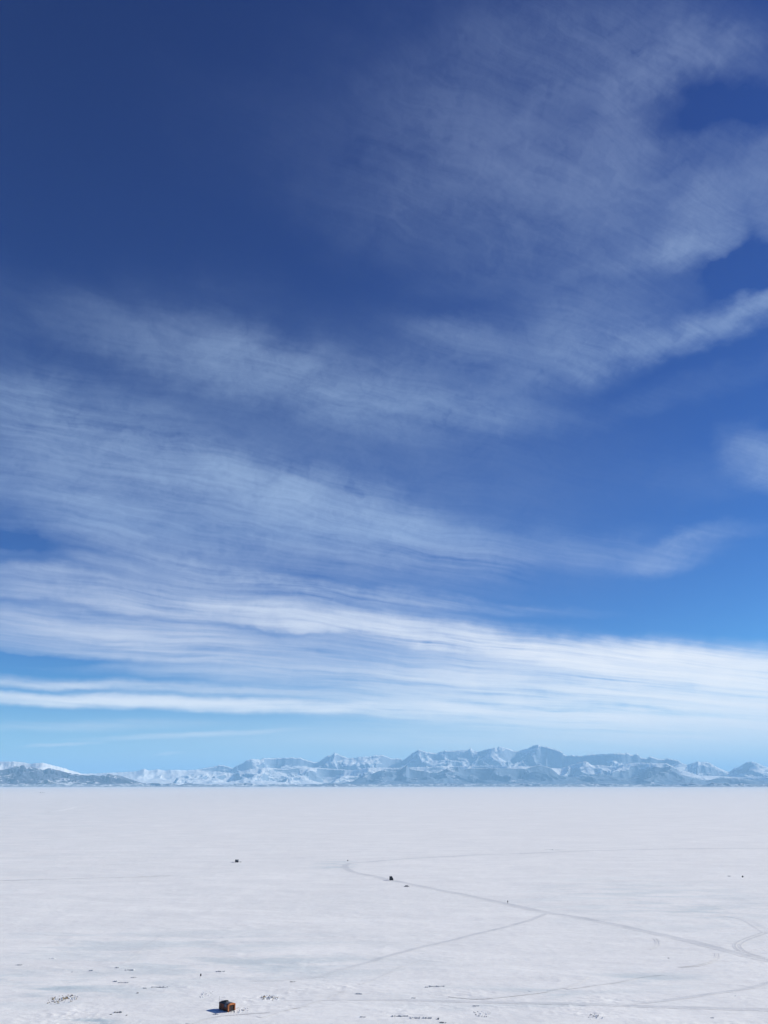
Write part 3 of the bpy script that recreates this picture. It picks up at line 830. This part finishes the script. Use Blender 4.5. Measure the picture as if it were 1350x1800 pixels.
# ---------------------------------------------------------------- the black hut beside the road
def black_hut():
    p = on_snow(688.0, 1547.2)
    k = (at(691.6, 1547.2) - at(684.8, 1547.2)).length
    t = thing('snow_hut', 'small black hut with a flat top and one slanting side beside the snow road', 'hut', p, R(4))
    hw, h = k / 2, 2.75
    b = bmesh.new()
    # front outline swept in depth: left wall upright, right wall leaning in
    prof = [(-hw, .18), (hw, .18), (hw * .72, h * .62), (hw * .30, h - .10), (-hw * .92, h - .10)]
    a = [bm_v for bm_v in (b.verts.new((x, -1.6, z)) for x, z in prof)]
    c = [bm_v for bm_v in (b.verts.new((x, 1.6, z)) for x, z in prof)]
    b.faces.new(a)
    b.faces.new(c[::-1])
    for i in range(5):
        b.faces.new((a[i], a[(i + 1) % 5], c[(i + 1) % 5], c[i]))
    link('wall', b, black_paint, t)
    link('roof', box((-hw * .31, 0, h - .04), (hw * 1.40, 3.4, 0.10)), roof_dark, t, bevel=0.02)
    d = link('door', box((-hw * .38, -1.62, 1.12), (0.80, 0.05, 1.75)), slate_paint, t)
    link('door_handle', box((-hw * .38 + .3, -1.66, 1.1), (0.04, 0.05, 0.16)), steel, d)
    link('window', box((hw * .28, -1.615, 1.60), (0.55, 0.04, 0.45)), slate_paint, t)
    v = bmesh.new()
    add_tube(v, (-hw * .1, .6, h - .05), (-hw * .1, .6, h + .42), 0.09)
    link('flue', v, steel, t)
    for s in (-1, 1):
        link('skid', box((s * hw * .66, 0, .09), (0.18, 3.5, 0.18)), dark_wood, t)
black_hut()

def low_sled():
    p = on_snow(714.5, 1558.4)
    k = (at(718.6, 1558) - at(710.2, 1558)).length
    t = thing('cargo_sled', 'low grey sled loaded with dark gear, lying just right of the black hut', 'sled', p, R(-6))
    link('deck', box((0, 0, .30), (k * .92, 1.2, .10)), slate_paint, t, bevel=.02)
    for s in (-1, 1):
        r_ = bmesh.new()
        add_box(r_, (0, s * .5, .06), (k, .10, .12))
        add_box(r_, (k * .5, s * .5, .17), (.5, .10, .10), ry=R(-35))
        for f in (-.35, 0, .35):
            link('strut', box((k * f, s * .5, .185), (.09, .09, .125)), steel, t)
        link('runner', r_, steel, t)
    link('load', box((-k * .16, 0, .555), (k * .28, .9, .40), rz=R(4)), slate_paint, t, bevel=.04)
    link('load', box((k * .13, .05, .625), (k * .20, .8, .54), rz=R(-6)), slate_paint, t, bevel=.04)
    link('handle_bar', box((k * .44, 0, .58), (.07, 1.0, .5)), steel, t)
low_sled()

# ---------------------------------------------------------------- the far hut on the plain
def far_hut():
    p = on_snow(416.2, 1515.9)
    k = (at(419.0, 1516) - at(413.2, 1516)).length
    t = thing('field_hut', 'far dark grey box hut with a pale upper corner, alone on the open snow', 'hut', p, R(3))
    h = 2.35
    link('wall', box((0, 0, h / 2 + .12), (k, 2.4, h - .24)), slate_paint, t, bevel=.02)
    link('roof', box((0, 0, h + .04), (k + .2, 2.6, .10)), roof_dark, t)
    link('side_panel', box((k * .33, -1.215, h * .78), (k * .26, .03, h * .30)), pale_panel, t)
    link('window', box((-k * .02, -1.215, h * .72), (k * .20, .03, h * .26)), grey_tarp, t)
    link('door', box((k * .26, -1.215, h * .32), (k * .38, .03, h * .50)), black_paint, t)
    for s in (-1, 1):
        link('skid', box((s * k * .36, 0, .06), (.2, 2.7, .12)), dark_wood, t)
    q = on_snow(422.2, 1515.4)
    s = thing('snow_sledge', 'flat grey sledge lying right of the far grey hut', 'sled', q, R(8))
    link('deck', box((0, 0, .32), (2.0, .9, .12)), pale_panel, s)
    for y in (-.38, .38):
        link('runner', box((0, y, .13), (2.2, .10, .26)), steel, s)
    q = on_snow(409.6, 1515.9)
    s = bmesh.new()
    for i in range(4):
        add_box(s, (-.9 + i * .6, 0.1 * (i % 2), .16 + .05 * (i % 2)), (.7, .6, .34), rz=R(10 * i))
    o = link('snow_block_row', s, shade_grey_ice, bevel=.05)
    o.location = q
    tag(o, 'low grey row of snow blocks left of the far grey hut', 'snow blocks')
far_hut()

# ---------------------------------------------------------------- person walking on the road
def person():
    p = on_snow(892.6, 1588.2)
    H = 1.80
    me = bpy.data.meshes.new('body')
    J = {'pel': (0, 0, .94, .125), 'waist': (0, .01, 1.10, .135), 'chest': (0, .02, 1.32, .165), 'neck': (0, .01, 1.49, .070), 'chin': (0, -.01, 1.58, .085), 'head': (0, 0, 1.68, .105), 'top': (0, .01, 1.755, .07),
         'hl': (.10, 0, .90, .10), 'kl': (.12, -.10, .50, .070), 'al': (.12, -.02, .11, .050), 'fl': (.13, -.17, .045, .042),
         'hr': (-.10, 0, .90, .10), 'kr': (-.11, .02, .50, .070), 'ar': (-.11, .20, .14, .050), 'fr': (-.12, .08, .05, .042),
         'sl': (.20, .02, 1.41, .080), 'el': (.29, .05, 1.14, .060), 'wl': (.28, -.08, .92, .045), 'nl': (.28, -.12, .84, .045),
         'sr': (-.20, .02, 1.41, .080), 'er': (-.29, .03, 1.14, .060), 'wr': (-.27, -.12, .95, .045), 'nr': (-.26, -.16, .87, .045)}
    K = list(J)
    E = [('pel', 'waist'), ('waist', 'chest'), ('chest', 'neck'), ('neck', 'chin'), ('chin', 'head'), ('head', 'top')]
    for s in 'lr':
        E += [('pel', 'h' + s), ('h' + s, 'k' + s), ('k' + s, 'a' + s), ('a' + s, 'f' + s), ('chest', 's' + s), ('s' + s, 'e' + s), ('e' + s, 'w' + s), ('w' + s, 'n' + s)]
    me.from_pydata([J[k_][:3] for k_ in K], [(K.index(a), K.index(b)) for a, b in E], [])
    o = bpy.data.objects.new('person', me)
    COL.objects.link(o)
    sk = o.modifiers.new('skin', 'SKIN')
    for i, k_ in enumerate(K):
        me.skin_vertices[0].data[i].radius = (J[k_][3], J[k_][3])
    me.skin_vertices[0].data[0].use_root = True
    o.modifiers.new('sub', 'SUBSURF').levels = 1
    o.modifiers['sub'].render_levels = 2
    me.materials.append(cloth_dark)
    o.location = p
    o.rotation_euler = (0, 0, R(200))
    tag(o, 'person in dark clothes walking on the snow road', 'person')
    hood = bmesh.new()
    bmesh.ops.create_icosphere(hood, subdivisions=2, radius=.135, matrix=Matrix.Translation((0, .03, 1.69)) @ Matrix.Diagonal((.95, 1.05, 1.15, 1)))
    link('hood', hood, cloth_dark, o, smooth=True)
    face = bmesh.new()
    bmesh.ops.create_icosphere(face, subdivisions=2, radius=.09, matrix=Matrix.Translation((0, -.055, 1.66)) @ Matrix.Diagonal((.8, .75, 1.1, 1)))
    link('face', face, skin_m, o, smooth=True)
    pack = bmesh.new()
    add_box(pack, (0, .21, 1.26), (.32, .20, .46))
    link('rucksack', pack, cloth_leg, o, bevel=.05)
person()

# ---------------------------------------------------------------- markers far out on the plain
def marker(px, py, w, h, label, name, cat):
    p = on_snow(px, py)
    t = thing(name, label, cat, p)
    if name == 'marker_flag':
        b = bmesh.new()
        add_tube(b, (0, 0, -.2), (0, 0, h), .035)
        link('pole', b, steel, t)
        f = bmesh.new()
        n = 8
        A = [f.verts.new((i / n * w, .10 * math.sin(i * .9), h - .02)) for i in range(n + 1)]
        B = [f.verts.new((i / n * w, .10 * math.sin(i * .9 + .3), h - .02 - h * .5)) for i in range(n + 1)]
        for i in range(n):
            f.faces.new((A[i], A[i + 1], B[i + 1], B[i]))
        o = link('flag', f, black_paint, t, smooth=True)
        o.modifiers.new('thick', 'SOLIDIFY').thickness = .02
    else:
        b = bmesh.new()
        add_tube(b, (0, 0, 0), (0, 0, h), w / 2, seg=24)
        link('drum_body', b, black_paint, t, bevel=.015)
        for zz in (.33, .66):
            r_ = bmesh.new()
            add_tube(r_, (0, 0, h * zz - .025), (0, 0, h * zz + .025), w / 2 + .02, seg=24)
            link('rib', r_, slate_paint, t)
marker(610.6, 1514.6, .9, 1.5, 'small dark flag on a thin pole by the far bend of the snow road', 'marker_flag', 'flag')
marker(1305.6, 1541.9, 1.1, 1.05, 'dark drum standing alone on the open snow far right', 'fuel_drum', 'drum')
marker(351.6, 1720.0, .45, 1.7, 'thin dark flag pole in the snow behind the orange hut', 'marker_flag', 'flag')

# ---------------------------------------------------------------- broken ice and rubble lying on the plain
rnd = random.Random(11)
def add_chunk(bm, c, s, seed, flat=0.6):
    r_ = random.Random(seed)
    tmp = bmesh.new()
    bmesh.ops.create_icosphere(tmp, subdivisions=1, radius=.5)
    ang = r_.uniform(0, 6.28)
    sx, sy, sz = r_.uniform(.8, 1.5), r_.uniform(.6, 1.0), r_.uniform(.7, 1.2) * flat
    for v in tmp.verts:
        q = v.co * r_.uniform(.72, 1.22)
        q = Vector((q.x * sx, q.y * sy, q.z * sz))
        q.rotate(Matrix.Rotation(ang, 3, 'Z'))
        v.co = q * s + Vector(c)
    me = bpy.data.meshes.new('tmp')
    tmp.to_mesh(me)
    tmp.free()
    bm.from_mesh(me)
    bpy.data.meshes.remove(me)

def ice_block(px, py, wpx, label, mat=None, n=1, spread=1.0, name='ice_block', cat='ice block', tall=.42, group='broken ice on the snow plain'):
    p = on_snow(px, py)
    m_px = p.y / F * 1.03
    size = wpx * m_px
    bm = bmesh.new()
    if n == 1:
        add_chunk(bm, (0, 0, size * .12), size * .8, rnd.randrange(9999), tall)
    else:
        for i in range(n):
            f = (i + .5) / n - .5
            x = f * size + rnd.uniform(-.1, .1) * size / n
            y = rnd.uniform(-.15, .15) * spread
            s = size / n * rnd.uniform(.95, 1.6)
            add_chunk(bm, (x, y, s * .15), s, rnd.randrange(9999), tall)
    o = link(name, bm, mat or shade_grey_ice)
    o.location = p
    tag(o, label, cat, group)
    return o

def rubble(px, py, wpx, hpx, n, mats, label, smax):
    p = on_snow(px, py)
    m_px = p.y / F * 1.03
    dep = (at(px, py - hpx / 2) - at(px, py + hpx / 2)).length
    t = thing('rubble_heap', label, 'rubble heap', p, 0, 'rubble heaps on the snow plain')
    bms = [bmesh.new() for _ in mats]
    for i in range(n):
        a, r_ = rnd.uniform(0, 6.28), math.sqrt(rnd.random())
        x, y = math.cos(a) * r_ * wpx * m_px / 2, math.sin(a) * r_ * dep / 2
        s = smax * rnd.uniform(.35, 1.0) * (1.15 - .6 * r_)
        z = float(ground_height(p.x + x, p.y + y)[0]) - p.z
        add_chunk(bms[rnd.choices(range(len(mats)), weights=[m_[2] for m_ in mats])[0]], (x, y, z + s * .12 + rnd.uniform(0, .35) * (1 - r_) * smax), s, rnd.randrange(99999), .8)
    for b, m_ in zip(bms, mats):
        link(m_[0], b, m_[1], t)['kind'] = 'stuff'

rubble(110, 1757, 44, 15, 90, (('snow_chunks', clean_snow, 4), ('brown_chunks', brown_rubble, 4), ('dark_chunks', dark_rubble, 2)), 'brown and white rubble heap near the lower left of the plain', 1.0)
rubble(473, 1754, 32, 10, 60, (('snow_chunks', clean_snow, 6), ('brown_chunks', brown_rubble, 2), ('dark_chunks', dark_rubble, 2)), 'mostly white rubble heap just right of the orange hut', .95)
rubble(420, 1777, 34, 14, 60, (('snow_chunks', clean_snow, 9), ('brown_chunks', brown_rubble, 1)), 'low scatter of broken snow at the open end of the orange hut', .55)
rubble(362, 1748, 22, 14, 40, (('snow_chunks', clean_snow, 9), ('dark_chunks', shade_grey_ice, 1)), 'low white heap of snow lumps behind and left of the orange hut', .6)
rubble(970, 1494, 26, 2.5, 26, (('snow_chunks', clean_snow, 5), ('dark_chunks', shade_grey_ice, 1)), 'low white lumps beside the farthest stretch of the road', 1.1)
rubble(846, 1783, 30, 12, 40, (('snow_chunks', clean_snow, 8), ('dark_chunks', dark_rubble, 2)), 'patch of broken snow at the bottom edge right of centre', .6)
rubble(1046, 1787, 26, 10, 30, (('snow_chunks', clean_snow, 7), ('dark_chunks', dark_rubble, 3)), 'small scatter of dark and white lumps below the near track', .6)

B = ice_block
B(217, 1727.5, 17, 'long dark ice slab, left of two behind the brown rubble heap', n=6)
B(203, 1725.5, 6, 'short grey ice lump at the left end of the long dark slab', n=2)
B(281, 1735.5, 26, 'longest dark broken ice line, between the brown rubble heap and the orange hut', n=9)
B(255, 1737.5, 6, 'grey ice lump at the left end of the longest broken ice line', n=2)
B(207, 1780, 13, 'dark flat ice slab, the nearest to the lower left corner', n=3, mat=dark_rubble)
B(223, 1785, 4, 'small dark ice lump just below right of the flat slab at lower left', mat=dark_rubble)
B(195, 1783.5, 4, 'small dark ice lump just left of the flat slab at lower left', mat=dark_rubble)
B(242, 1746, 4.5, 'single dark ice block between the long slab and the flat slab at left', mat=dark_rubble)
B(160, 1706.5, 6, 'far grey ice lump, middle of the row at the left', n=2)
B(127, 1709, 4, 'far small ice lump, left end of the row at the left', n=1)
B(207, 1701, 6, 'far grey ice lump with gaps, right of the middle of the row at left', n=2)
B(228, 1705.5, 14, 'far broken ice line at the right end of the row at left', n=5)
B(236, 1718.5, 9, 'grey broken ice just above the two long dark slabs', n=3)
B(33, 1696.5, 10, 'grey ice ridge closest to the left edge', n=4)
B(92, 1685, 9, 'low grey ice lumps farther out near the left edge', n=3, mat=clean_snow)
B(514.5, 1726.2, 9, 'thin dark sliver of ice alone behind the white rubble heap', n=3, mat=dark_rubble, tall=.35)
B(388, 1708, 15, 'faint grey ice lumps far behind the orange hut', n=5)
B(380, 1783.4, 9, 'dark flat slab lying in front of the hut shadow', n=3, tall=.35)
B(768, 1734, 24, 'dark broken ridge of ice above the near track, centre of the plain', n=9)
B(752, 1735.5, 8, 'grey lumps at the left end of the centre ice ridge', n=3)
B(727, 1754.5, 6, 'small dark lump just above the near track below the centre ridge', n=2)
B(836, 1768.5, 12, 'short broken ice line just below the near track', n=5)
B(842, 1785.5, 4, 'single dark block at the bottom edge right of the crack', mat=dark_rubble)
B(770.5, 1791.5, 5, 'upright dark block at the right end of the bottom crack', mat=dark_rubble, tall=1.0)
B(740, 1789.8, 34, 'right half of the dark crack edge at the bottom', n=10, tall=.45)
B(704, 1786.6, 26, 'left half of the dark crack edge at the bottom', n=8, tall=.4)
B(778, 1798, 12, 'dark ice lumps touching the bottom edge below the crack', n=4, mat=dark_rubble)
B(638, 1788, 9, 'thin grey sliver at the bottom left of the crack', n=3, tall=.35)
B(630, 1747.5, 12, 'grey ring of lumps above the left end of the near track', n=4)
B(1175, 1684.5, 3, 'single tiny dark lump right of centre between road and near track', mat=dark_rubble)
B(1292.5, 1750.8, 3, 'single tiny dark lump under the branch track at right')
B(1252, 1789.5, 5, 'grey lump near the bottom right corner', n=2)
B(1282, 1540.5, 5, 'faint grey lump left of the lone drum', n=2)
B(75, 1394, 10, 'faint dark ice streak near the far shore at left', n=3, tall=.25)
